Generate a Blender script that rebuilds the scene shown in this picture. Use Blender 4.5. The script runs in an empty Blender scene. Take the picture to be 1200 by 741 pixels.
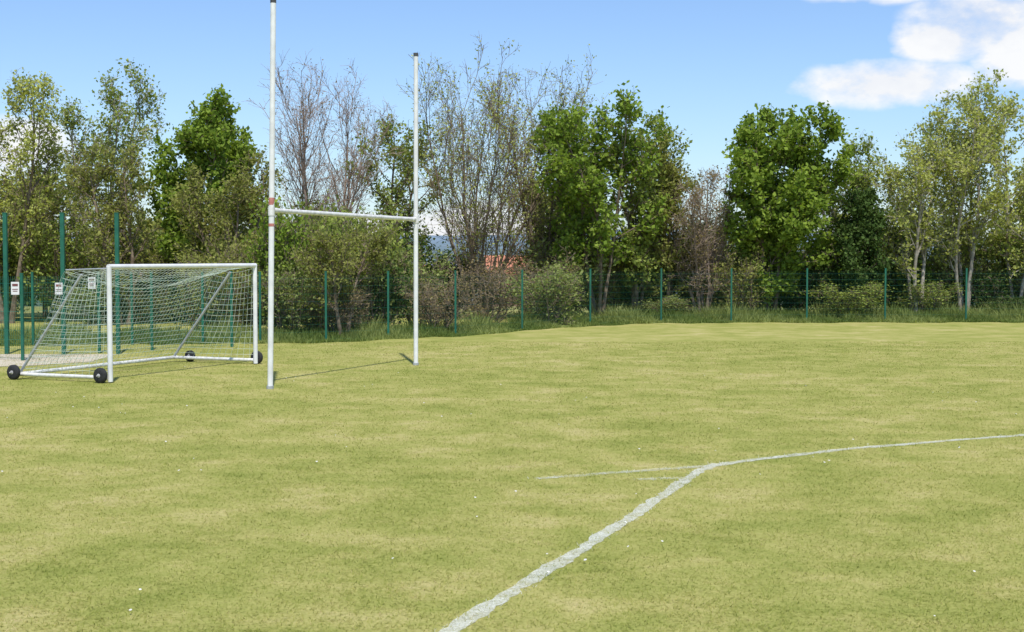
import bpy, math, numpy as np
from mathutils import Vector
rng = np.random.default_rng(11)
scene = bpy.context.scene
COL = scene.collection

# ---------------------------------------------------------------- mesh helpers
def norm(v):
    return v / (np.linalg.norm(v, axis=-1, keepdims=True) + 1e-9)

def make_mesh(name, parts, mats, smooth=False):
    V=[];L=[];S=[];MI=[];T=[];PA=[]
    off=0; lo=0
    for p in parts:
        v,f,m=p[0],p[1],p[2]
        t=p[3] if len(p)>3 and p[3] is not None else np.full(len(f),.5)
        pa=p[4] if len(p)>4 and p[4] is not None else np.zeros(len(f))
        V.append(v.reshape(-1,3)); L.append((f+off).reshape(-1))
        k=f.shape[1]
        S.append(lo+np.arange(len(f))*k); lo+=len(f)*k; off+=len(v.reshape(-1,3))
        MI.append(np.full(len(f),m)); T.append(t); PA.append(pa)
    V=np.concatenate(V).astype(np.float32);L=np.concatenate(L).astype(np.int32)
    S=np.concatenate(S).astype(np.int32);MI=np.concatenate(MI).astype(np.int32)
    me=bpy.data.meshes.new(name)
    me.vertices.add(len(V)); me.vertices.foreach_set("co",V.ravel())
    me.loops.add(len(L)); me.loops.foreach_set("vertex_index",L)
    me.polygons.add(len(S)); me.polygons.foreach_set("loop_start",S)
    me.polygons.foreach_set("material_index",MI)
    me.polygons.foreach_set("use_smooth",np.full(len(S),smooth))
    me.update(calc_edges=True)
    a=me.attributes.new("tint",'FLOAT','FACE'); a.data.foreach_set("value",np.concatenate(T).astype(np.float32))
    a=me.attributes.new("paint",'FLOAT','FACE'); a.data.foreach_set("value",np.concatenate(PA).astype(np.float32))
    for m in mats: me.materials.append(m)
    return me

def add_obj(name, me, loc=(0,0,0), parent=None):
    o=bpy.data.objects.new(name,me); o.location=loc; COL.objects.link(o)
    if parent: o.parent=parent
    return o

def empty(name, loc=(0,0,0)):
    o=bpy.data.objects.new(name,None); o.location=loc; o.empty_display_size=.5; COL.objects.link(o); return o

def tubes(P,R,k=4,caps=False):
    P=np.asarray(P,float); M,n,_=P.shape; R=np.broadcast_to(np.asarray(R,float),(M,n))
    d=norm(P[:,-1]-P[:,0])
    ref=np.where(np.abs(d[:,2:3])>.9,np.array([[1.,0,0]]),np.array([[0,0,1.]]))
    a=norm(np.cross(d,ref)); b=np.cross(d,a)
    th=np.arange(k)*2*np.pi/k+math.pi/4
    ring=a[:,None,:]*np.cos(th)[None,:,None]+b[:,None,:]*np.sin(th)[None,:,None]
    V=P[:,:,None,:]+ring[:,None,:,:]*R[:,:,None,None]
    idx=np.arange(M*n*k).reshape(M,n,k); nx=np.roll(idx,-1,axis=2)
    F=np.stack([idx[:,:-1],nx[:,:-1],nx[:,1:],idx[:,1:]],-1).reshape(-1,4)
    return V.reshape(-1,3),F

def seg(p,q,r,k=12):
    p=np.array(p,float);q=np.array(q,float);u=(q-p)/np.linalg.norm(q-p)
    e=1e-3
    P=np.array([[p-u*e,p,q,q+u*e]]); return tubes(P,np.array([[r*.02,r,r,r*.02]]),k)

def box(c,s):
    c=np.array(c,float);s=np.array(s,float)/2
    v=np.array([[x,y,z] for x in(-1,1) for y in(-1,1) for z in(-1,1)])*s+c
    f=np.array([[0,1,3,2],[4,6,7,5],[0,4,5,1],[2,3,7,6],[0,2,6,4],[1,5,7,3]])
    return v,f

# ---------------------------------------------------------------- materials
def new_mat(name):
    m=bpy.data.materials.new(name); m.use_nodes=True; nt=m.node_tree; nt.nodes.clear()
    out=nt.nodes.new('ShaderNodeOutputMaterial'); return m,nt,out
def N(nt,t,**kw):
    n=nt.nodes.new(t)
    for k,v in kw.items(): setattr(n,k,v)
    return n
def ramp(nt,fac,stops):
    r=N(nt,'ShaderNodeValToRGB'); e=r.color_ramp.elements
    while len(e)<len(stops): e.new(.5)
    for el,(p,c) in zip(e,stops): el.position=p; el.color=(*c,1)
    nt.links.new(fac,r.inputs[0]); return r.outputs[0]
def noise(nt,vec,scale,detail=4,rough=.6):
    n=N(nt,'ShaderNodeTexNoise'); n.inputs['Scale'].default_value=scale
    n.inputs['Detail'].default_value=detail; n.inputs['Roughness'].default_value=rough
    nt.links.new(vec,n.inputs['Vector']); return n.outputs[0]
def objco(nt,scale=(1,1,1),rot=0):
    t=N(nt,'ShaderNodeNewGeometry'); m=N(nt,'ShaderNodeMapping'); m.inputs['Scale'].default_value=scale
    m.inputs['Rotation'].default_value=(0,0,rot)
    nt.links.new(t.outputs['Position'],m.inputs[0]); return m.outputs[0]
def mix(nt,fac,a,b,mode='MIX'):
    n=N(nt,'ShaderNodeMix',data_type='RGBA',blend_type=mode)
    for s,v in ((n.inputs[0],fac),(n.inputs[6],a),(n.inputs[7],b)):
        if hasattr(v,'is_linked'): nt.links.new(v,s)
        else: s.default_value=v if isinstance(v,(int,float)) else (*v,1)
    return n.outputs[2]
def mathn(nt,op,a,b=None,clamp=False):
    n=N(nt,'ShaderNodeMath',operation=op); n.use_clamp=clamp
    for s,v in zip(n.inputs,(a,b)):
        if v is None: continue
        if hasattr(v,'is_linked'): nt.links.new(v,s)
        else: s.default_value=v
    return n.outputs[0]

def simple(name,c1,c2,scale=6,rough=.5,metal=0):
    m,nt,out=new_mat(name); b=N(nt,'ShaderNodeBsdfPrincipled')
    nz=noise(nt,objco(nt),scale,5)
    nt.links.new(ramp(nt,nz,[(.35,c1),(.65,c2)]),b.inputs['Base Color'])
    b.inputs['Roughness'].default_value=rough; b.inputs['Metallic'].default_value=metal
    nt.links.new(b.outputs[0],out.inputs[0]); return m

def bark_mat(name,c1,c2):
    m,nt,out=new_mat(name); b=N(nt,'ShaderNodeBsdfDiffuse')
    nt.links.new(ramp(nt,noise(nt,objco(nt),7,2),[(.35,c1),(.65,c2)]),b.inputs[0])
    nt.links.new(b.outputs[0],out.inputs[0]); return m

def leaf_mat(name,dark,light,trans=.38):
    m,nt,out=new_mat(name)
    at=N(nt,'ShaderNodeAttribute',attribute_name='tint')
    c=ramp(nt,at.outputs['Fac'],[(0,dark),(1,light)])
    d=N(nt,'ShaderNodeBsdfDiffuse'); t=N(nt,'ShaderNodeBsdfTranslucent')
    nt.links.new(c,d.inputs[0]); nt.links.new(mix(nt,1.0,c,(1.3,1.3,.7),'MULTIPLY'),t.inputs[0])
    s=N(nt,'ShaderNodeMixShader'); s.inputs[0].default_value=trans
    nt.links.new(d.outputs[0],s.inputs[1]); nt.links.new(t.outputs[0],s.inputs[2])
    nt.links.new(s.outputs[0],out.inputs[0]); return m

def turf(nt):
    big=noise(nt,objco(nt),.22,2,.5)
    mid=noise(nt,objco(nt,(.9,.9,1),.12),1.2,5,.74)
    stk=noise(nt,objco(nt,(.45,1.3,1),.10),1.3,3,.6)
    fine=noise(nt,objco(nt),30,3,.7)
    s=mathn(nt,'ADD',mathn(nt,'MULTIPLY',big,.26),mathn(nt,'MULTIPLY',mid,.64))
    s=mathn(nt,'ADD',s,mathn(nt,'MULTIPLY',stk,.10))
    c=ramp(nt,s,[(.37,(.245,.268,.068)),(.46,(.312,.318,.092)),(.54,(.385,.362,.125)),(.64,(.48,.42,.19))])
    f=ramp(nt,fine,[(.25,(.74,.77,.68)),(.7,(1.14,1.13,1.13))])
    return mix(nt,1.0,c,f,'MULTIPLY'),fine

def ground_mat():
    m,nt,out=new_mat('mown_turf_ground'); b=N(nt,'ShaderNodeBsdfDiffuse')
    c,fine=turf(nt)
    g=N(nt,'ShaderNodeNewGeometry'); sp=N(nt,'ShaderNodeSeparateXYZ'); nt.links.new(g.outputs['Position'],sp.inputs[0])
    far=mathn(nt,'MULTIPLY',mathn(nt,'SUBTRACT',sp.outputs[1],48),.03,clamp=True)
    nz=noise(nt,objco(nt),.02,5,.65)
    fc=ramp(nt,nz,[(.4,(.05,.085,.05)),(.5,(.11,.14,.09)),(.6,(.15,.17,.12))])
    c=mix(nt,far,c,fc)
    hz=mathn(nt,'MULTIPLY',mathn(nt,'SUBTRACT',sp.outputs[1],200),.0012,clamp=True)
    c=mix(nt,hz,c,(.20,.27,.33))  # aerial haze painted into the colour: far ground blends to blue-grey
    nt.links.new(c,b.inputs['Color'])
    bp=N(nt,'ShaderNodeBump'); bp.inputs['Strength'].default_value=.25; bp.inputs['Distance'].default_value=.02
    nt.links.new(fine,bp.inputs['Height']); nt.links.new(bp.outputs[0],b.inputs['Normal'])
    nt.links.new(b.outputs[0],out.inputs[0]); return m

def blade_mat():
    m,nt,out=new_mat('grass_blades')
    c,_=turf(nt)
    at=N(nt,'ShaderNodeAttribute',attribute_name='tint')
    pa=N(nt,'ShaderNodeAttribute',attribute_name='paint')
    v=ramp(nt,at.outputs['Fac'],[(0,(.80,.92,.62)),(.5,(1.02,1.10,.88)),(.85,(1.22,1.17,1.12)),(1,(1.45,1.3,1.8))])
    c=mix(nt,1.0,c,v,'MULTIPLY')
    c=mix(nt,pa.outputs['Fac'],c,(.82,.83,.78))
    d=N(nt,'ShaderNodeBsdfDiffuse'); t=N(nt,'ShaderNodeBsdfTranslucent')
    nt.links.new(c,d.inputs[0]); nt.links.new(c,t.inputs[0])
    s=N(nt,'ShaderNodeMixShader'); s.inputs[0].default_value=.4
    nt.links.new(d.outputs[0],s.inputs[1]); nt.links.new(t.outputs[0],s.inputs[2])
    nt.links.new(s.outputs[0],out.inputs[0]); return m

def line_mat():
    m,nt,out=new_mat('worn_line_paint')
    a=noise(nt,objco(nt),4,4,.75); b2=noise(nt,objco(nt),45,3,.7)
    at=N(nt,'ShaderNodeAttribute',attribute_name='paint')
    s=mathn(nt,'ADD',mathn(nt,'MULTIPLY',a,.6),mathn(nt,'MULTIPLY',b2,.4))
    s=mathn(nt,'ADD',s,mathn(nt,'MULTIPLY',at.outputs['Fac'],.40))
    al=mathn(nt,'MULTIPLY',mathn(nt,'SUBTRACT',s,.57),3.2,clamp=True)
    al=mathn(nt,'MULTIPLY',al,.80)
    d=N(nt,'ShaderNodeBsdfDiffuse'); d.inputs[0].default_value=(.72,.73,.62,1)
    t=N(nt,'ShaderNodeBsdfTransparent'); mx=N(nt,'ShaderNodeMixShader')
    nt.links.new(al,mx.inputs[0]); nt.links.new(t.outputs[0],mx.inputs[1]); nt.links.new(d.outputs[0],mx.inputs[2])
    nt.links.new(mx.outputs[0],out.inputs[0]); return m

M_ground=ground_mat(); M_blade=blade_mat(); M_line=line_mat()
M_white=simple('white_painted_metal',(.68,.68,.66),(.82,.82,.80),5,.4)
M_white2=simple('scuffed_white_paint',(.55,.54,.50),(.80,.79,.76),12,.5)
M_galv=simple('galvanised_steel',(.36,.38,.39),(.5,.52,.53),14,.45,.3)
M_green=simple('green_powder_coat',(.008,.095,.06),(.015,.14,.085),4,.45)
M_wire=simple('green_fence_wire',(.015,.12,.08),(.02,.16,.10),4,.5)
M_black=simple('black_rubber',(.012,.012,.013),(.03,.03,.03),30,.8)
M_hub=simple('plastic_hub',(.35,.34,.33),(.5,.48,.46),30,.5)
M_net=simple('net_cord',(.36,.46,.38),(.56,.62,.52),3,.8)
M_red=simple('red_tape',(.42,.14,.12),(.55,.24,.20),20,.6)
M_cap=simple('dark_cap',(.04,.04,.04),(.08,.08,.08),20,.6)
M_sign=simple('sign_plate',(.72,.72,.70),(.8,.8,.78),3,.5)
M_signink=simple('sign_print',(.15,.05,.05),(.25,.08,.07),3,.5)
M_sand=simple('sandy_path_surface',(.50,.43,.31),(.60,.53,.40),5,.95)
M_bark=bark_mat('bark_grey_brown',(.13,.10,.07),(.26,.205,.15))
M_barkL=bark_mat('bark_pale',(.26,.225,.18),(.44,.40,.33))
M_barkR=bark_mat('bark_reddish',(.22,.17,.135),(.38,.29,.235))
L_bright=leaf_mat('leaf_bright_green',(.11,.185,.026),(.33,.43,.075))
L_mid=leaf_mat('leaf_mid_green',(.16,.225,.045),(.40,.45,.12))
L_yel=leaf_mat('leaf_yellow_green',(.28,.32,.07),(.56,.58,.19))
L_olive=leaf_mat('leaf_olive',(.16,.19,.045),(.39,.39,.12))
L_dark=leaf_mat('leaf_dark_green',(.035,.07,.018),(.12,.18,.05),.2)
L_brown=leaf_mat('leaf_brown_bud',(.20,.155,.08),(.40,.32,.17))
L_weed=leaf_mat('weed_green',(.14,.20,.05),(.38,.42,.15))

# ---------------------------------------------------------------- tree generator
def spawn(P,R,c,t0,t1,ang,angj,lenf,n,wig,trop,rf,rmin):
    M,n0,_=P.shape
    t=t0+(t1-t0)*(np.arange(c)[None,:]+rng.random((M,c)))/c
    t=np.clip(t,0,.999); x=t*(n0-1); i=np.floor(x).astype(int); fr=(x-i)[...,None]
    mi=np.arange(M)[:,None]
    A=P[mi,i];B=P[mi,i+1]; st=A*(1-fr)+B*fr; tg=norm(B-A)
    rad=(R[mi,i]*(1-fr[...,0])+R[mi,i+1]*fr[...,0])
    perp=norm(np.cross(tg,rng.normal(size=tg.shape)))
    an=(ang+angj*rng.normal(size=t.shape))[...,None]
    d=norm(np.cos(an)*tg+np.sin(an)*perp)
    L=(lenf(t)*(.7+.6*rng.random(t.shape)))
    st=st.reshape(-1,3);d=d.reshape(-1,3);L=L.reshape(-1,1);rad=rad.reshape(-1)
    pts=[st]
    for j in range(n-1):
        pts.append(pts[-1]+d*L/(n-1))
        d=norm(d+wig*rng.normal(size=d.shape)+np.array([0,0,trop]))
    Pn=np.stack(pts,1)
    r0=np.maximum(rad*rf,rmin*1.3)
    Rn=r0[:,None]*(1-np.linspace(0,1,n))[None,:]+rmin*np.linspace(0,1,n)[None,:]
    return Pn,Rn

def leaves(base,count,sigma,size,up=.6,tn=None):
    K,n,_=base.shape
    k=rng.integers(0,K,count); t=rng.random(count)**.7*(n-1.001); i=t.astype(int); fr=(t-i)[:,None]
    c=base[k,i]*(1-fr)+base[k,i+1]*fr+rng.normal(size=(count,3))*sigma
    nrm=norm(rng.normal(size=(count,3))*.9+np.array([0,0,up]))
    a=norm(np.cross(nrm,rng.normal(size=(count,3)))); b=np.cross(nrm,a)
    s=(size*(.55+.9*rng.random(count)))[:,None]
    V=np.stack([c-a*s*.5,c-b*s*.34+a*s*.05,c+a*s*.5,c+b*s*.34+a*s*.05],1)
    F=np.arange(count*4).reshape(-1,4)
    cl=rng.random(K)[k]*.5+rng.random(count)*.5
    return V.reshape(-1,3),F,cl

def tree_parts(H,W,nleaf,lsize=.12,stems=1,spread=.1,base=.25,n1=22,n2=7,n3=5,
              ang=.75,trop=.12,shape='oval',r0=.10,sig=.10,twig=.006):
    P0=[]
    for s in range(stems):
        az=2*math.pi*(s+rng.random()*.4)/stems; tilt=spread*(.65+.6*rng.random()) if stems>1 else spread*rng.random()
        d=np.array([math.sin(tilt)*math.cos(az),math.sin(tilt)*math.sin(az),math.cos(tilt)])
        hh=H*(.93 if s==0 else .70+.22*rng.random()); p=np.array([.12*math.cos(az)*(stems>1),.12*math.sin(az)*(stems>1),-.1]); pts=[p]
        for j in range(9):
            p=p+d*hh/9; pts.append(p); d=norm(d+rng.normal(size=3)*.06+np.array([0,0,.045]))
        P0.append(pts)
    P0=np.array(P0); rr=r0/(stems**.4)
    R0=np.tile(rr*(1-np.linspace(0,1,10))**.8+.012,(stems,1)); R0[:,0]*=1.35
    def l1(t):
        u=(t-base)/(1-base)
        if shape=='oval': e=np.sin(np.pi*np.clip(.18+.74*u,0,1))**.8
        elif shape=='vase': e=.55+.5*np.sin(np.pi*np.clip(.1+.7*u,0,1))
        else: e=1.0-.75*u
        return W*.5*e/(1+.25*(stems>2))
    P1,R1=spawn(P0,R0,n1,base,.97,ang,.18,l1,6,.12,trop,.55,.009)
    P2,R2=spawn(P1,R1,n2,.2,1.,.7,.25,lambda t:W*.16*(1.2-.6*t),4,.16,trop*.8,.6,twig)
    P3,R3=spawn(P2,R2,n3,.15,1.,.7,.3,lambda t:W*.07*(1.2-.5*t)+.05,3,.15,.05,.7,twig*.7)
    parts=[]
    for P,R,k in((P0,R0,8),(P1,R1,5),(P2,R2,3),(P3,R3,3)):
        v,f=tubes(P,R,k); parts.append((v,f,0))
    if nleaf:
        n2l=int(nleaf*.35)
        v,f,t=leaves(P3,nleaf-n2l,sig,lsize); parts.append((v,f,1,t))
        v,f,t=leaves(P2,n2l,sig,lsize); parts.append((v,f,1,t))
    return parts
def tree_mesh(name,H,W,bark,leafm,nleaf,**kw):
    return make_mesh(name,tree_parts(H,W,nleaf,**kw),[bark,leafm])

T=[
 ('aspen_tree',-16.9,46,8.4,4.0,dict(bark=M_bark,leafm=L_yel,nleaf=10500,lsize=.105,ang=.55,stems=2,spread=.13)),
 ('aspen_tree',-14.3,48,9.1,4.4,dict(bark=M_barkL,leafm=L_mid,nleaf=9000,lsize=.105,ang=.5,stems=3,spread=.14,n1=15)),
 ('hawthorn_tree',-17.3,51,7.0,3.8,dict(bark=M_barkR,leafm=L_olive,nleaf=8500,stems=3,spread=.2,base=.15)),
 ('hawthorn_tree',-12.7,45,5.8,3.0,dict(bark=M_bark,leafm=L_olive,nleaf=7500,lsize=.10,stems=2,spread=.2,base=.1)),
 ('sycamore_tree',-10.5,46.5,7.5,4.6,dict(bark=M_bark,leafm=L_bright,nleaf=21000,lsize=.155,base=.15,stems=3,spread=.16,n1=14)),
 ('hawthorn_tree',-8.9,44,5.5,3.4,dict(bark=M_bark,leafm=L_olive,nleaf=12000,lsize=.10,stems=3,spread=.2,base=.1,n1=16)),
 ('bare_ash_tree',-6.9,50,8.7,5.4,dict(bark=M_barkR,leafm=L_brown,nleaf=1800,lsize=.07,stems=6,spread=.27,base=.2,ang=.5,trop=.15,shape='vase',n1=18)),
 ('birch_tree',-4.0,50,7.4,3.6,dict(bark=M_bark,leafm=L_mid,nleaf=6500,lsize=.115,stems=2,spread=.16)),
 ('willow_tree',-1.1,48.5,8.3,6.2,dict(bark=M_bark,leafm=L_yel,nleaf=9000,lsize=.08,stems=8,spread=.33,base=.18,ang=.42,trop=.18,shape='vase',n1=15)),
 ('birch_tree',1.2,50,7.9,4.0,dict(bark=M_bark,leafm=L_yel,nleaf=6500,lsize=.085,stems=5,spread=.2,base=.2,ang=.5,trop=.2,shape='vase',n1=15)),
 ('sycamore_tree',3.0,48,7.8,4.6,dict(bark=M_bark,leafm=L_bright,nleaf=15000,lsize=.15,stems=4,spread=.19,base=.22,ang=.6,n1=14)),
 ('birch_tree',4.5,49.5,7.7,3.6,dict(bark=M_bark,leafm=L_mid,nleaf=10000,lsize=.13,stems=3,spread=.14,base=.15,n1=16)),
 ('hawthorn_tree',5.6,50,6.5,3.4,dict(bark=M_bark,leafm=L_olive,nleaf=11000,lsize=.11,stems=3,spread=.17,base=.1,n1=16)),
 ('bare_elder_tree',6.9,49.5,5.6,3.4,dict(bark=M_barkR,leafm=L_brown,nleaf=5000,lsize=.08,stems=5,spread=.28,base=.15,ang=.5,trop=.15,n1=16)),
 ('sycamore_tree',9.4,50,7.5,5.0,dict(bark=M_bark,leafm=L_bright,nleaf=28000,lsize=.16,stems=4,spread=.14,base=.10,n1=15,n2=7)),
 ('birch_tree',12.7,52,6.7,4.4,dict(bark=M_barkL,leafm=L_mid,nleaf=8500,lsize=.12,stems=3,spread=.2,n1=16)),
 ('holly_tree',12.4,49.8,4.5,3.2,dict(bark=M_bark,leafm=L_dark,nleaf=20000,lsize=.12,base=.08,shape='cone',n1=30)),
 ('birch_tree',14.7,50,7.4,4.4,dict(bark=M_barkL,leafm=L_yel,nleaf=9500,lsize=.11,stems=3,spread=.2,ang=.6,n1=16)),
 ('birch_tree',16.6,50.5,9.2,4.8,dict(bark=M_barkL,leafm=L_yel,nleaf=11500,lsize=.12,stems=4,spread=.14,ang=.6,n1=15)),
 ('birch_tree',18.6,50.5,8.3,4.4,dict(bark=M_barkL,leafm=L_yel,nleaf=11000,lsize=.12,stems=3,spread=.15,n1=16)),
 ('birch_tree',21.4,50,8.0,4.0,dict(bark=M_barkL,leafm=L_mid,nleaf=9000,lsize=.12,stems=2,spread=.1)),
 ('sycamore_tree',-20.2,47,8.0,4.4,dict(bark=M_bark,leafm=L_mid,nleaf=12000,lsize=.14,stems=2,spread=.1)),
 ('hawthorn_tree',-4.6,37.8,3.0,2.6,dict(bark=M_bark,leafm=L_olive,nleaf=7000,lsize=.075,stems=2,spread=.25,base=.25,r0=.07,n1=14,sig=.07)),
]
for nm,x,y,H,W,kw in T:
    me=tree_mesh(nm+'_mesh',H,W,**kw); add_obj(nm,me,(x,y,0))

# --------------------------------------------- undergrowth: ONE mesh
LM=[M_bark,L_mid,L_olive,L_dark,L_bright,L_brown,L_weed]
protos=[]
for mi,nl,ls in((1,4000,.10),(2,3800,.09),(3,4500,.11),(4,4200,.12),(5,1600,.08),(6,3600,.10)):
    for rep in range(2):
        ps=tree_parts(2.6,2.8,nl,lsize=ls,stems=5,spread=.35,base=.03,n1=10,n2=5,n3=3,ang=.8 if rep else .45,trop=.12 if rep else .22,shape='oval' if rep else 'vase',r0=.05,sig=.15)
        protos.append([(p[0],p[1],0 if p[2]==0 else mi,p[3] if len(p)>3 else None) for p in ps])
def place(dst,proto,x,y,z,sxy,sz):
    a=rng.random()*6.283; c,s=math.cos(a),math.sin(a)
    for p in proto:
        v=p[0]; w=np.stack([(v[:,0]*c-v[:,1]*s)*sxy+x,(v[:,0]*s+v[:,1]*c)*sxy+y,v[:,2]*sz+z],1)
        dst.append((w,p[1],p[2],p[3]))
def fence_y(x):
    return float(np.interp(x,[-14,-10,-6.6,-4.87,-3.36,-1.6,.31,2.56,5.06,7.5,23],[34.2,34.6,35.4,36.2,37.3,38.9,41.7,44.9,46.6,47.0,47.4]))
shr=[]
def shrub(x,y,h,w,k):
    place(shr,protos[int(k)*2+int(rng.integers(0,2))],x,y,-.05,w/2.8,h/2.6)
for x in np.arange(-23,25,1.3):
    for row,(dy,h0,h1) in enumerate(((2.2,.8,2.2),(4.4,1.4,3.3),(7.4,2.0,3.8))):
        if row==0 and rng.random()<.35: continue
        xx=x+rng.normal()*.6; f=max(fence_y(xx),43.5 if xx<-7 or row>1 else 0)
        h=h0+(h1-h0)*rng.random()
        if -3.0<xx<1.4 and row>=1: h=min(h,2.0)
        k=rng.choice([0,1,2,3,4,5],p=[.26,.20,.14,.12,.14,.14])
        if -3.5<xx<1.0 and row<2 and rng.random()<.6: k=4
        shrub(xx,f+dy+rng.normal()*.4,h,1.4+.5*h+rng.random()*.8,k)
for x,y,h in((-6.6,38.9,3.0),(-5.6,39.8,3.2),(-4.0,40.5,2.8),(-2.9,42,2.0),(-7.6,40,2.9),(-8.6,38.5,2.4),(-5,41.5,3.3),(-6.2,38.0,2.0)):
    shrub(x,y,h,2.5,rng.choice([0,1,5,3]))
add_obj('undergrowth_shrubs',make_mesh('undergrowth',shr,LM))

wd=[]
wp=[]
for mi in (1,3,2):
    ps=tree_parts(9,7,4000,lsize=.38,stems=1,base=.12,n1=20,n2=5,n3=2,sig=.25)
    wp.append([(p[0],p[1],0 if p[2]==0 else mi,p[3] if len(p)>3 else None) for p in ps])
for i in range(60):
    y=80+rng.random()*130; x=(rng.random()*2-1)*(.5*y+12)
    px=x/y
    if -.065<px<.02: continue
    z=-7*min(1,max(0,(y-62)/90)); s=.7+.4*rng.random()
    place(wd,wp[rng.integers(0,3)],x,y,z-.3,s,s)
add_obj('distant_woodland',make_mesh('woodland',wd,LM))

# ---------------------------------------------------------------- ground
xs=np.unique(np.concatenate([np.linspace(-2500,-60,26),np.linspace(-60,60,61),np.linspace(60,2500,26)]))
ys=np.unique(np.concatenate([np.linspace(-300,0,8),np.linspace(0,62,32),np.linspace(62,300,40),np.linspace(300,3500,50)]))
X,Y=np.meshgrid(xs,ys)
Z=np.interp(Y,[-300,62,152,320,900,1500,3500],[0,0,-7,-7,10,26,30])
Z+=np.where(Y>300,(Y-300)/600*3.2*(np.sin(X*.006+1)+.6*np.sin(X*.013+2+Y*.002)),0).clip(-12,16)
V=np.stack([X,Y,Z],-1).reshape(-1,3); idx=np.arange(len(V)).reshape(X.shape)
F=np.stack([idx[:-1,:-1],idx[:-1,1:],idx[1:,1:],idx[1:,:-1]],-1).reshape(-1,4)
add_obj('grass_field_ground',make_mesh('ground',[(V,F,0)],[M_ground],True))

# ---------------------------------------------------------------- pitch lines
lines=[
 ([(-.62,7.3),(-.35,8.07),(.115,9.25),(.66,10.64),(1.20,12.1),(1.66,13.37),(1.98,14.2),(2.2,14.62)],.92),
 ([(2.1,14.45),(2.8,15.0),(3.91,15.75),(5.07,16.35),(6.3,16.95),(7.7,17.6),(10.5,18.9)],.84),
 ([(.25,13.6),(1.1,14.0),(2.1,14.45)],.58),
 ([(1.25,13.55),(1.55,13.62),(1.75,13.6)],.58),
]
def line_dist(px,py):
    best=np.full(px.shape,9.);st=np.zeros(px.shape)
    for pts,s in lines:
        for (ax,ay),(bx,by) in zip(pts[:-1],pts[1:]):
            dx,dy=bx-ax,by-ay; t=np.clip(((px-ax)*dx+(py-ay)*dy)/(dx*dx+dy*dy),0,1)
            d=np.hypot(px-ax-t*dx,py-ay-t*dy); m=d<best
            best=np.where(m,d,best); st=np.where(m,s,st)
    return best,st
parts=[]
for pts,s in lines:
    p=np.array(pts); nn_=len(p)*14; tt=np.linspace(0,len(p)-1,nn_); q=np.stack([np.interp(tt,np.arange(len(p)),p[:,i]) for i in(0,1)],1)
    tg=norm(np.gradient(q,axis=0)); nn=np.stack([-tg[:,1],tg[:,0]],1)
    w1=(.060+.010*np.sin(tt*5+s*9)+.011*rng.normal(size=nn_))[:,None]
    w2=(.060+.010*np.sin(tt*7+s*5)+.011*rng.normal(size=nn_))[:,None]
    z=.004+.001*len(parts)
    a=np.c_[q-nn*w1,np.full(len(q),z)]; b=np.c_[q+nn*w2,np.full(len(q),z)]
    V=np.concatenate([a,b]); n=len(q); i=np.arange(n-1)
    F=np.stack([i,i+1,i+1+n,i+n],1); parts.append((V,F,0,None,np.full(len(F),s*.75)))
add_obj('pitch_line_markings',make_mesh('pitch_lines',parts,[M_line]))

# ---------------------------------------------------------------- grass blades
NB=340000
u=rng.random(NB); y=6.6*(36/6.6)**u
x=(rng.random(NB)*2-1)*(.40*y+1.2)
kk=1+(y/9-1).clip(0)*.6
h=(.014+.022*rng.random(NB)**1.5)*kk**.5
cl=(np.sin(x*3.1+np.sin(y*2.3)*1.3)*np.sin(y*2.7+np.sin(x*1.7)))
h*=1+.35*cl
w=.0048*kk*(.7+.6*rng.random(NB))
az=rng.random(NB)*2*np.pi; lean=.85+.65*rng.random(NB)
a2=az+np.pi/2
bx=np.stack([np.cos(az)*w*.5,np.sin(az)*w*.5,np.zeros(NB)],1)
c=np.stack([x,y,np.zeros(NB)],1)
tip=c+np.stack([np.cos(a2)*np.sin(lean)*h*1.4,np.sin(a2)*np.sin(lean)*h*1.4,np.cos(lean)*h+.006],1)
V=np.stack([c-bx,c+bx,tip],1).reshape(-1,3); F=np.arange(NB*3).reshape(-1,3)
d,st=line_dist(x,y)
edge=.060+.018*np.sin(x*9+y*7)+.026*rng.normal(size=NB)
wear=.5+.5*np.sin(x*5.3+2*np.sin(y*3.7))*np.sin(y*6.1+x*2)
pp=((d<edge)&(rng.random(NB)<st*(.55+.45*wear))).astype(float)*(.45+.45*rng.random(NB))
add_obj('grass',make_mesh('grass_blades',[(V,F,0,rng.random(NB),pp)],[M_blade]))

nd=200
dy_=7.5+rng.random(nd)**1.3*20; dx_=(rng.random(nd)*2-1)*(.4*dy_)
pat=np.sin(dx_*.9+1)*np.sin(dy_*.7)+rng.normal(size=nd)*.4; k=pat>.15
dx_,dy_=dx_[k],dy_[k]; parts=[]
th=np.arange(8)*2*np.pi/8
V=[]
for X0,Y0 in zip(dx_,dy_):
    r=.006+.006*rng.random(); tl=rng.normal(size=2)*.3; z=.03+.012*rng.random()
    V.append(np.stack([X0+np.cos(th)*r,Y0+np.sin(th)*r,z+np.cos(th)*r*tl[0]+.3*np.sin(th)*r],1))
V=np.concatenate(V); F=np.arange(len(V)).reshape(-1,8)
M_daisy=simple('daisy_petal',(.6,.6,.55),(.75,.75,.70),20,.8)
add_obj('daisies',make_mesh('daisies',[(V,F,0)],[M_daisy]))

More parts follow.
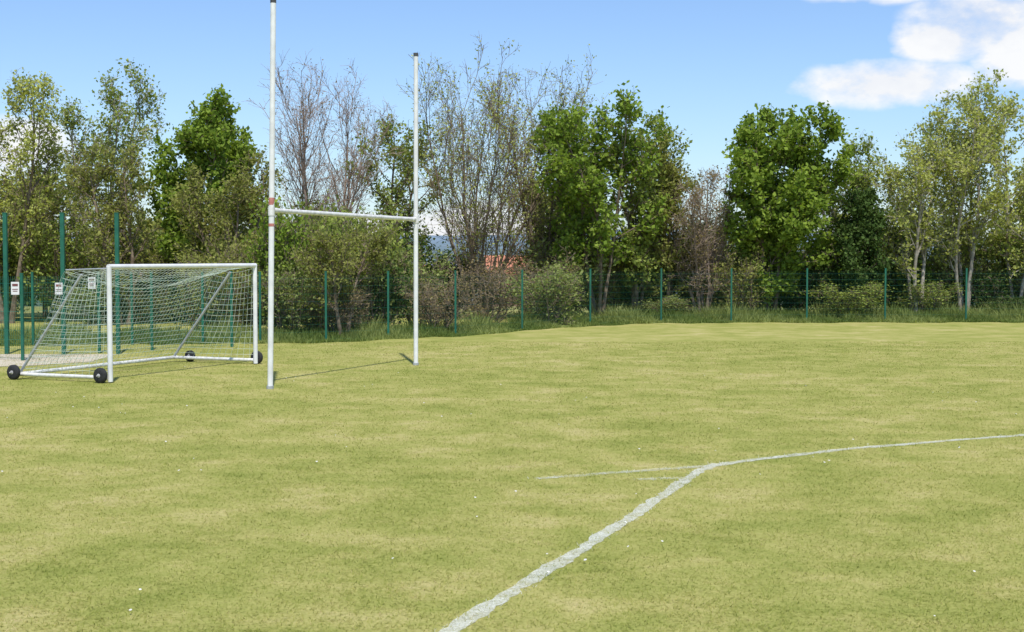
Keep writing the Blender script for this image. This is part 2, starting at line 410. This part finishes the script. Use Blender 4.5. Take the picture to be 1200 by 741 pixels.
NW=130000
wx=rng.random(NW)*46-22
off=rng.random(NW)**1.3*3.4-.6+.25*np.sin(wx*1.7)+.15*np.sin(wx*5.1)
wy=np.array([fence_y(v) for v in np.linspace(-22,24,200)]); wy=np.interp(wx,np.linspace(-22,24,200),wy)+off
wy=np.where(wx<-6.9,wy+0.6,wy)
cl=.5+.4*np.sin(wx*2.1+wy)*np.sin(wx*.83+2)+.3*np.sin(wx*6+np.sin(wy*2.7)*2)*np.sin(wx*3.3+wy*2)
hh=(.07+.50*rng.random(NW)**1.3*np.clip(cl,.12,1.3))*np.clip(.55+off*.5,.4,1.3)*np.where(wx>4,1.2,.95)
az=rng.random(NW)*6.28; w=.010+.020*rng.random(NW); le=rng.normal(size=(NW,2))*.45
c=np.stack([wx,wy,np.zeros(NW)],1); bx=np.stack([np.cos(az)*w,np.sin(az)*w,np.zeros(NW)],1)
tip=c+np.stack([le[:,0]*hh,le[:,1]*hh,hh],1)
V=np.stack([c-bx,c+bx,tip],1).reshape(-1,3); F=np.arange(NW*3).reshape(-1,3)
add_obj('rough_grass_verge',make_mesh('verge',[(V,F,0,np.clip(.35+.45*(rng.random(NW)-.5)+.3*np.sin(wx*1.3+wy),0,1))],[L_weed]))

V=np.array([[-40,27.6,.006],[-10.0,27.7,.006],[-8.9,29.0,.006],[-9.0,31.2,.006],[-40,31.6,.006]]); F=np.arange(5).reshape(1,5)
add_obj('sandy_path',make_mesh('sandy_path',[(V,F,0)],[M_sand]))

# ---------------------------------------------------------------- fences
def weldmesh(a,b,h,z0=.05,dx=.05,dz=.2,r=.0028):
    a=np.array(a,float);b=np.array(b,float);L=np.linalg.norm(b-a);n=max(2,int(L/dx))
    t=(np.arange(n)+.5)/n; p=a+(b-a)*t[:,None]
    P=np.stack([np.c_[p,np.full(n,z0)],np.c_[p,np.full(n,h)]],1)
    v1,f1=tubes(P,np.full((n,2),r),3)
    m=int((h-z0)/dz)+1; z=z0+np.arange(m)*dz
    P=np.stack([np.c_[np.tile(a,(m,1)),z],np.c_[np.tile(b,(m,1)),z]],1)
    v2,f2=tubes(P,np.full((m,2),r*1.2),3)
    return [(v1,f1,1),(v2,f2,1)]
def fence_post(x,y,h,s=.06):
    v,f=box((x,y,h/2-.1),(s,s,h+.2)); v2,f2=box((x,y,h+.012),(s+.008,s+.008,.02)); return [(v,f,0),(v2,f2,0)]
fx=[-19.5,-17,-14.5,-12,-9.6,-7.9,-6.5,-4.9,-3.36,-1.6,.31,2.56,5.06,7.5,10.1,12.8,15.6,18.3,21.0,23.6]
fp=[(v,fence_y(v)) for v in fx]; parts=[]
for q in fp: parts+=fence_post(q[0],q[1],1.82,.055)
for q0,q1 in zip(fp[:-1],fp[1:]): parts+=weldmesh(q0,q1,1.74,r=.0011)
add_obj('boundary_mesh_fence',make_mesh('boundary_fence',parts,[M_green,M_wire]))
cp=[(-15.0,31.4),(-13.3,31.4),(-11.52,31.3),(-10.22,31.3),(-8.98,31.3)]
parts=[]
for q in cp: parts+=fence_post(q[0],q[1],3.2,.085)
add_obj('tall_court_fence_posts',make_mesh('court_posts',parts,[M_green,M_wire]))
sp=[(-14.9,30.2),(-13.2,30.2),(-10.45,29.3),(-9.5,31.6),(-8.55,32.6),(-6.9,33.8)]
parts=[]
for q in sp: parts+=fence_post(q[0],q[1],1.85,.06)
for q0,q1 in zip(sp[:-1],sp[1:]): parts+=weldmesh(q0,q1,1.8,r=.0027)
add_obj('court_mesh_fence',make_mesh('court_mesh_fence',parts,[M_green,M_wire]))
for (x,y,z) in((-10.56,29.24,1.55),(-10.28,31.2,1.5),(-9.62,31.5,1.62)):
    e=empty('warning_sign',(x,y,z))
    v,f=box((0,-.02,0),(.17,.012,.27)); add_obj('plate',make_mesh('sign_plate',[(v,f,0)],[M_sign]),parent=e)
    ps=[box((0,-.029,.07),(.12,.004,.05)),box((0,-.029,-.02),(.12,.004,.015)),box((0,-.029,-.06),(.10,.004,.015))]
    add_obj('print',make_mesh('sign_print',[(p[0],p[1],0) for p in ps],[M_signink]),parent=e)

# ---------------------------------------------------------------- rugby posts
B1=np.array([-4.06,23.0]); B2=np.array([-1.97,28.1])
rp=empty('rugby_goal_posts',(B1[0],B1[1],0)); d2=np.r_[B2-B1,0]
def part(nm,parts,mat,par,sm=True):
    me=make_mesh(nm,[(p[0],p[1],0) for p in parts],[mat],sm)
    if sm:
        me.set_sharp_from_angle(angle=math.radians(40))
    return add_obj(nm,me,parent=par)
ln=.10
part('upright_1',[seg((0,0,-.2),(ln,0,6.42),.047,16)],M_white,rp)
part('upright_2',[seg(d2+[0,0,-.2],d2+[0.02,0,6.28],.046,16)],M_white,rp)
part('cap_1',[seg((ln,0,6.422),(ln,0,6.50),.05,12)],M_cap,rp)
part('cap_2',[seg(d2+[.02,0,6.282],d2+[.02,0,6.35],.05,12)],M_cap,rp)
u=d2/np.linalg.norm(d2)
part('crossbar',[seg(np.array([.045,0,2.99])+u*.05,d2+[0,0,2.98]-u*.05,.04,14)],M_white2,rp)
part('red_tape_band',[seg((.047,0,3.08),(.05,0,3.2),.049,16),seg((.043,0,2.72),(.044,0,2.77),.049,16)],M_red,rp)
part('bracket',[seg((.044,0,2.90),(.046,0,3.06),.056,16),seg(d2+[.01,0,2.90],d2+[.01,0,3.06],.055,16),
     seg(np.array([.045,0,2.99])+u*.03,np.array([.045,0,2.99])+u*.16,.047,14),seg(d2+[0,0,2.98]-u*.16,d2+[0,0,2.98]-u*.03,.047,14)],M_white2,rp)
part('ground_socket',[seg((0,0,-.1),(0,0,.05),.062,16),seg(d2+[0,0,-.1],d2+[0,0,.05],.062,16)],M_galv,rp)

# ---------------------------------------------------------------- football goal
A=np.array([-7.06,24.1,0]); B=np.array([-5.29,28.3,0]); ab=B-A; w_=np.linalg.norm(ab); ux=ab/w_
back=np.array([-ux[1],ux[0],0]); up=np.array([0,0,1.]); Hg=2.04; r=.045; zb=.09
g=empty('football_goal',tuple(A))
def G(s,b_,z): return ux*s+back*b_+up*z
dt=.95; db=2.05
part('front_post_1',[seg(G(0,0,.02),G(0,0,Hg),r,16)],M_white,g)
part('front_post_2',[seg(G(w_,0,.02),G(w_,0,Hg),r,16)],M_white,g)
part('crossbar',[seg(G(-.02,0,Hg),G(w_+.02,0,Hg),r,16)],M_white,g)
part('side_base_bars',[seg(G(0,.05,zb),G(0,db,zb),.034,12),seg(G(w_,.05,zb),G(w_,db,zb),.034,12)],M_white2,g)
part('rear_ground_bar',[seg(G(-.1,db,zb),G(w_+.1,db,zb),.036,12)],M_white2,g)
part('rear_stanchions',[seg(G(s,db,zb),G(s,dt-.35,1.9),.026,12) for s in(0,w_)]+[seg(G(s,0,Hg-.03),G(s,dt,Hg-.06),.014,8) for s in(0,w_)],M_galv,g)
def wheel(c,nm,rad=.135):
    ax=ux
    prof=[(-.05,.02),(-.05,rad*.55),(-.045,rad*.86),(-.025,rad),(.025,rad),(.045,rad*.86),(.05,rad*.55),(.05,.02)]
    def lathe(prof,k=28):
        th=np.arange(k)*2*np.pi/k; V=[];
        for a_,rr in prof: V.append(c+ax*a_+back*(np.cos(th)*rr)[:,None]+up*(np.sin(th)*rr)[:,None])
        V=np.concatenate(V); n=len(prof); i=np.arange(n*k).reshape(n,k); nx=np.roll(i,-1,1)
        return V,np.stack([i[:-1],nx[:-1],nx[1:],i[1:]],-1).reshape(-1,4)
    part('wheel_tyre_'+nm,[lathe(prof)],M_black,g)
    part('wheel_hub_'+nm,[lathe([(-.06,.001),(-.06,.022),(-.052,.035),(.052,.035),(.06,.022),(.06,.001)]),seg(c-ax*.1,c+ax*.1,.012,8)],M_hub,g)
wheel(G(-.12,.12,.135),'1'); wheel(G(-.16,db-.02,.135),'2'); wheel(G(w_+.12,.05,.135),'3'); wheel(G(w_+.1,db-.35,.12),'4',.12)
def netgrid(fn,nu,nv,rad=.0032):
    res=[]
    for (a_,b_,sw) in((nu,nv,False),(nv,nu,True)):
        t=np.linspace(0,1,b_*1+1); o=np.linspace(0,1,a_+1)
        O,Tt=np.meshgrid(o,t,indexing='ij')
        P=fn(O,Tt) if not sw else fn(Tt,O)
        s0=P[:,:-1].reshape(-1,3); s1=P[:,1:].reshape(-1,3)
        v,f=tubes(np.stack([s0,s1],1),np.full((len(s0),2),rad),3); res.append((v,f))
    return res
def tos(s,b_,z): return ux*s[...,None]+back*b_[...,None]+up*z[...,None]
wob=lambda a,b,k:.04*np.sin(a*17+k)*np.sin(b*9+k)
def f_top(u_,v):
    s=u_*w_; sag=.34*np.sin(np.pi*u_)**.8*v; return tos(s,v*dt,Hg-.03-.06*v-sag+wob(u_,v,1)*v)
def f_back(u_,v):
    sag=.34*np.sin(np.pi*u_)**.8*(1-v)
    top=Hg-.09
    z=(top-sag)*(1-v)+.08*v; b_=dt+(db-dt)*(v**.8)-.25*np.sin(np.pi*v)*(.5+.3*np.sin(u_*5))+wob(u_,v,2)
    return tos(u_*w_,b_,z)
def f_side(s0,k):
    def f(u_,v):
        dep=dt+(db-dt)*(v**.8)-.25*np.sin(np.pi*v)*.6
        return tos(np.full(u_.shape,s0)+.07*np.sin(np.pi*u_)*np.sin(np.pi*v)*k+.02*np.sin(v*14)*u_,u_*dep,(Hg-.04-.05*u_)*(1-v)+.08*v-.08*np.sin(np.pi*u_)*(1-v))
    return f
nets=netgrid(f_top,38,8)+netgrid(f_back,38,18)+netgrid(f_side(0,-1),13,16)+netgrid(f_side(w_,1),13,16)
part('net',nets,M_net,g,False)

# ---------------------------------------------------------------- distant houses
M_roof=simple('clay_tile_roof',(.42,.16,.09),(.55,.23,.13),3,.8)
M_roofg=simple('slate_roof',(.14,.15,.17),(.22,.23,.25),3,.8)
M_brick=simple('brick_wall',(.26,.15,.11),(.36,.22,.16),4,.9)
M_rend=simple('rendered_wall',(.5,.49,.45),(.6,.59,.55),2,.9)
M_glass=simple('window_glass',(.04,.05,.06),(.08,.09,.10),2,.2)
def house(x,y,z,W,D,H,rh,roof,wall,rot=0):
    e=empty('brick_house',(x,y,z)); e.rotation_euler[2]=rot
    v,f=box((0,0,H/2),(W,D,H)); add_obj('walls',make_mesh('walls',[(v,f,0)],[wall]),parent=e)
    o=.35; V=np.array([[-W/2-o,-D/2-o,H-.1],[W/2+o,-D/2-o,H-.1],[W/2+o,D/2+o,H-.1],[-W/2-o,D/2+o,H-.1],[-W/2-o,0,H+rh],[W/2+o,0,H+rh]])
    F4=np.array([[0,1,5,4],[2,3,4,5],[3,2,1,0]]); F3=np.array([[0,4,3],[1,2,5]])
    add_obj('roof',make_mesh('roof',[(V,F4,0),(V.copy(),F3,0)],[roof]),parent=e)
    ws=[]; fr=[]
    for wx_ in(-W*.3,0,W*.3):
        for wz in(1.4,4.0):
            if wx_==0 and wz<2: continue
            ws.append(box((wx_,-D/2-.02,wz),(1.1,.04,1.2))); fr.append(box((wx_,-D/2-.03,wz-.68),(1.3,.1,.1)))
    add_obj('windows',make_mesh('windows',[(p[0],p[1],0) for p in ws],[M_glass]),parent=e)
    add_obj('sills',make_mesh('sills',[(p[0],p[1],0) for p in fr],[M_rend]),parent=e)
    v,f=box((0,-D/2-.03,1.05),(1.0,.06,2.1)); add_obj('door',make_mesh('door',[(v,f,0)],[M_white]),parent=e)
    v,f=box((W*.35,0.3,H+rh*.9),(.8,.6,1.6)); add_obj('chimney',make_mesh('chimney',[(v,f,0)],[wall]),parent=e)
house(.5,115,-4.1,5,6,4.2,2.3,M_roof,M_brick,.15)
house(-9,230,-7,9,7,5.2,2.6,M_roofg,M_rend,-.2)
house(-22,260,-7,12,7,5.2,2.6,M_roof,M_brick,.1)
house(-2,330,-6.5,11,7,5.2,2.6,M_roofg,M_rend,.3)
house(-17,330,-6.5,11,7,5.2,2.6,M_roofg,M_brick,0)
house(40,300,-7,10,7,5.2,2.6,M_roof,M_rend,.2)
house(62,260,-7,10,7,5.2,2.6,M_roofg,M_brick,-.2)

# ---------------------------------------------------------------- sky, sun
EL=math.radians(61); AZ=math.radians(170)
w=bpy.data.worlds.new("World"); scene.world=w; w.use_nodes=True; nt=w.node_tree; nt.nodes.clear()
sky=N(nt,'ShaderNodeTexSky',sky_type='NISHITA'); sky.sun_disc=False; sky.sun_elevation=EL; sky.sun_rotation=AZ
sky.air_density=1.0; sky.dust_density=.5; sky.ozone_density=2.0
tc=N(nt,'ShaderNodeTexCoord'); sp=N(nt,'ShaderNodeSeparateXYZ'); nt.links.new(tc.outputs['Generated'],sp.inputs[0])
azn=mathn(nt,'ARCTAN2',sp.outputs[0],sp.outputs[1]); eln=mathn(nt,'ARCSINE',sp.outputs[2])
mp=N(nt,'ShaderNodeMapping'); mp.inputs['Scale'].default_value=(1,1,1.7); nt.links.new(tc.outputs['Generated'],mp.inputs[0])
nz=noise(nt,mp.outputs[0],20,7,.55)
tot=None
for a,e,sa,se in((.268,.190,.070,.015),(.325,.160,.050,.026),(.300,.150,.036,.018),(.265,.121,.066,.017),(.358,.142,.040,.030),
                 (-.352,.075,.05,.022),(-.03,.02,.10,.02),(.9,.3,.2,.06),(-1.1,.25,.2,.05),(.62,.12,.12,.03)):
    x1=mathn(nt,'DIVIDE',mathn(nt,'SUBTRACT',azn,a),sa); y1=mathn(nt,'DIVIDE',mathn(nt,'SUBTRACT',eln,e),se)
    q=mathn(nt,'ADD',mathn(nt,'MULTIPLY',x1,x1),mathn(nt,'MULTIPLY',y1,y1))
    m=mathn(nt,'SUBTRACT',1.0,mathn(nt,'MULTIPLY',q,.7),clamp=True)
    tot=m if tot is None else mathn(nt,'MAXIMUM',tot,m)
cv=mathn(nt,'ADD',mathn(nt,'MULTIPLY',tot,.9),mathn(nt,'MULTIPLY',mathn(nt,'SUBTRACT',nz,.5),1.9))
cv=mathn(nt,'MULTIPLY',mathn(nt,'SUBTRACT',cv,.21),2.0,clamp=True)
cv=mathn(nt,'MULTIPLY',cv,mathn(nt,'MULTIPLY',tot,3,clamp=True))
cc=ramp(nt,nz,[(.3,(.84,.86,.92)),(.58,(1.0,1.0,1.0))])
skc=mix(nt,1.0,sky.outputs[0],(.122,.138,.166),'MULTIPLY')
c=mix(nt,mathn(nt,'MULTIPLY',cv,.94),skc,cc)
bg=N(nt,'ShaderNodeBackground'); bg.inputs['Strength'].default_value=1.0
ow=N(nt,'ShaderNodeOutputWorld'); nt.links.new(c,bg.inputs[0]); nt.links.new(bg.outputs[0],ow.inputs[0])

sd=bpy.data.lights.new('sun','SUN'); sd.energy=4.4; sd.angle=math.radians(.9); sd.color=(1,.955,.88)
so=bpy.data.objects.new('sun',sd); COL.objects.link(so)
dirv=Vector((math.sin(AZ)*math.cos(EL),math.cos(AZ)*math.cos(EL),math.sin(EL)))
so.rotation_euler=dirv.to_track_quat('Z','Y').to_euler(); so.location=dirv*60

# ---------------------------------------------------------------- camera
cd=bpy.data.cameras.new('camera'); cd.sensor_width=36; cd.lens=48.33; cd.clip_end=8000; cd.clip_start=.1
co=bpy.data.objects.new('camera',cd); COL.objects.link(co); co.location=(0,0,2.2)
co.rotation_euler=(math.radians(90-2.43),0,0); scene.camera=co
scene.view_settings.view_transform='Standard'; scene.view_settings.look='None'; scene.view_settings.exposure=0
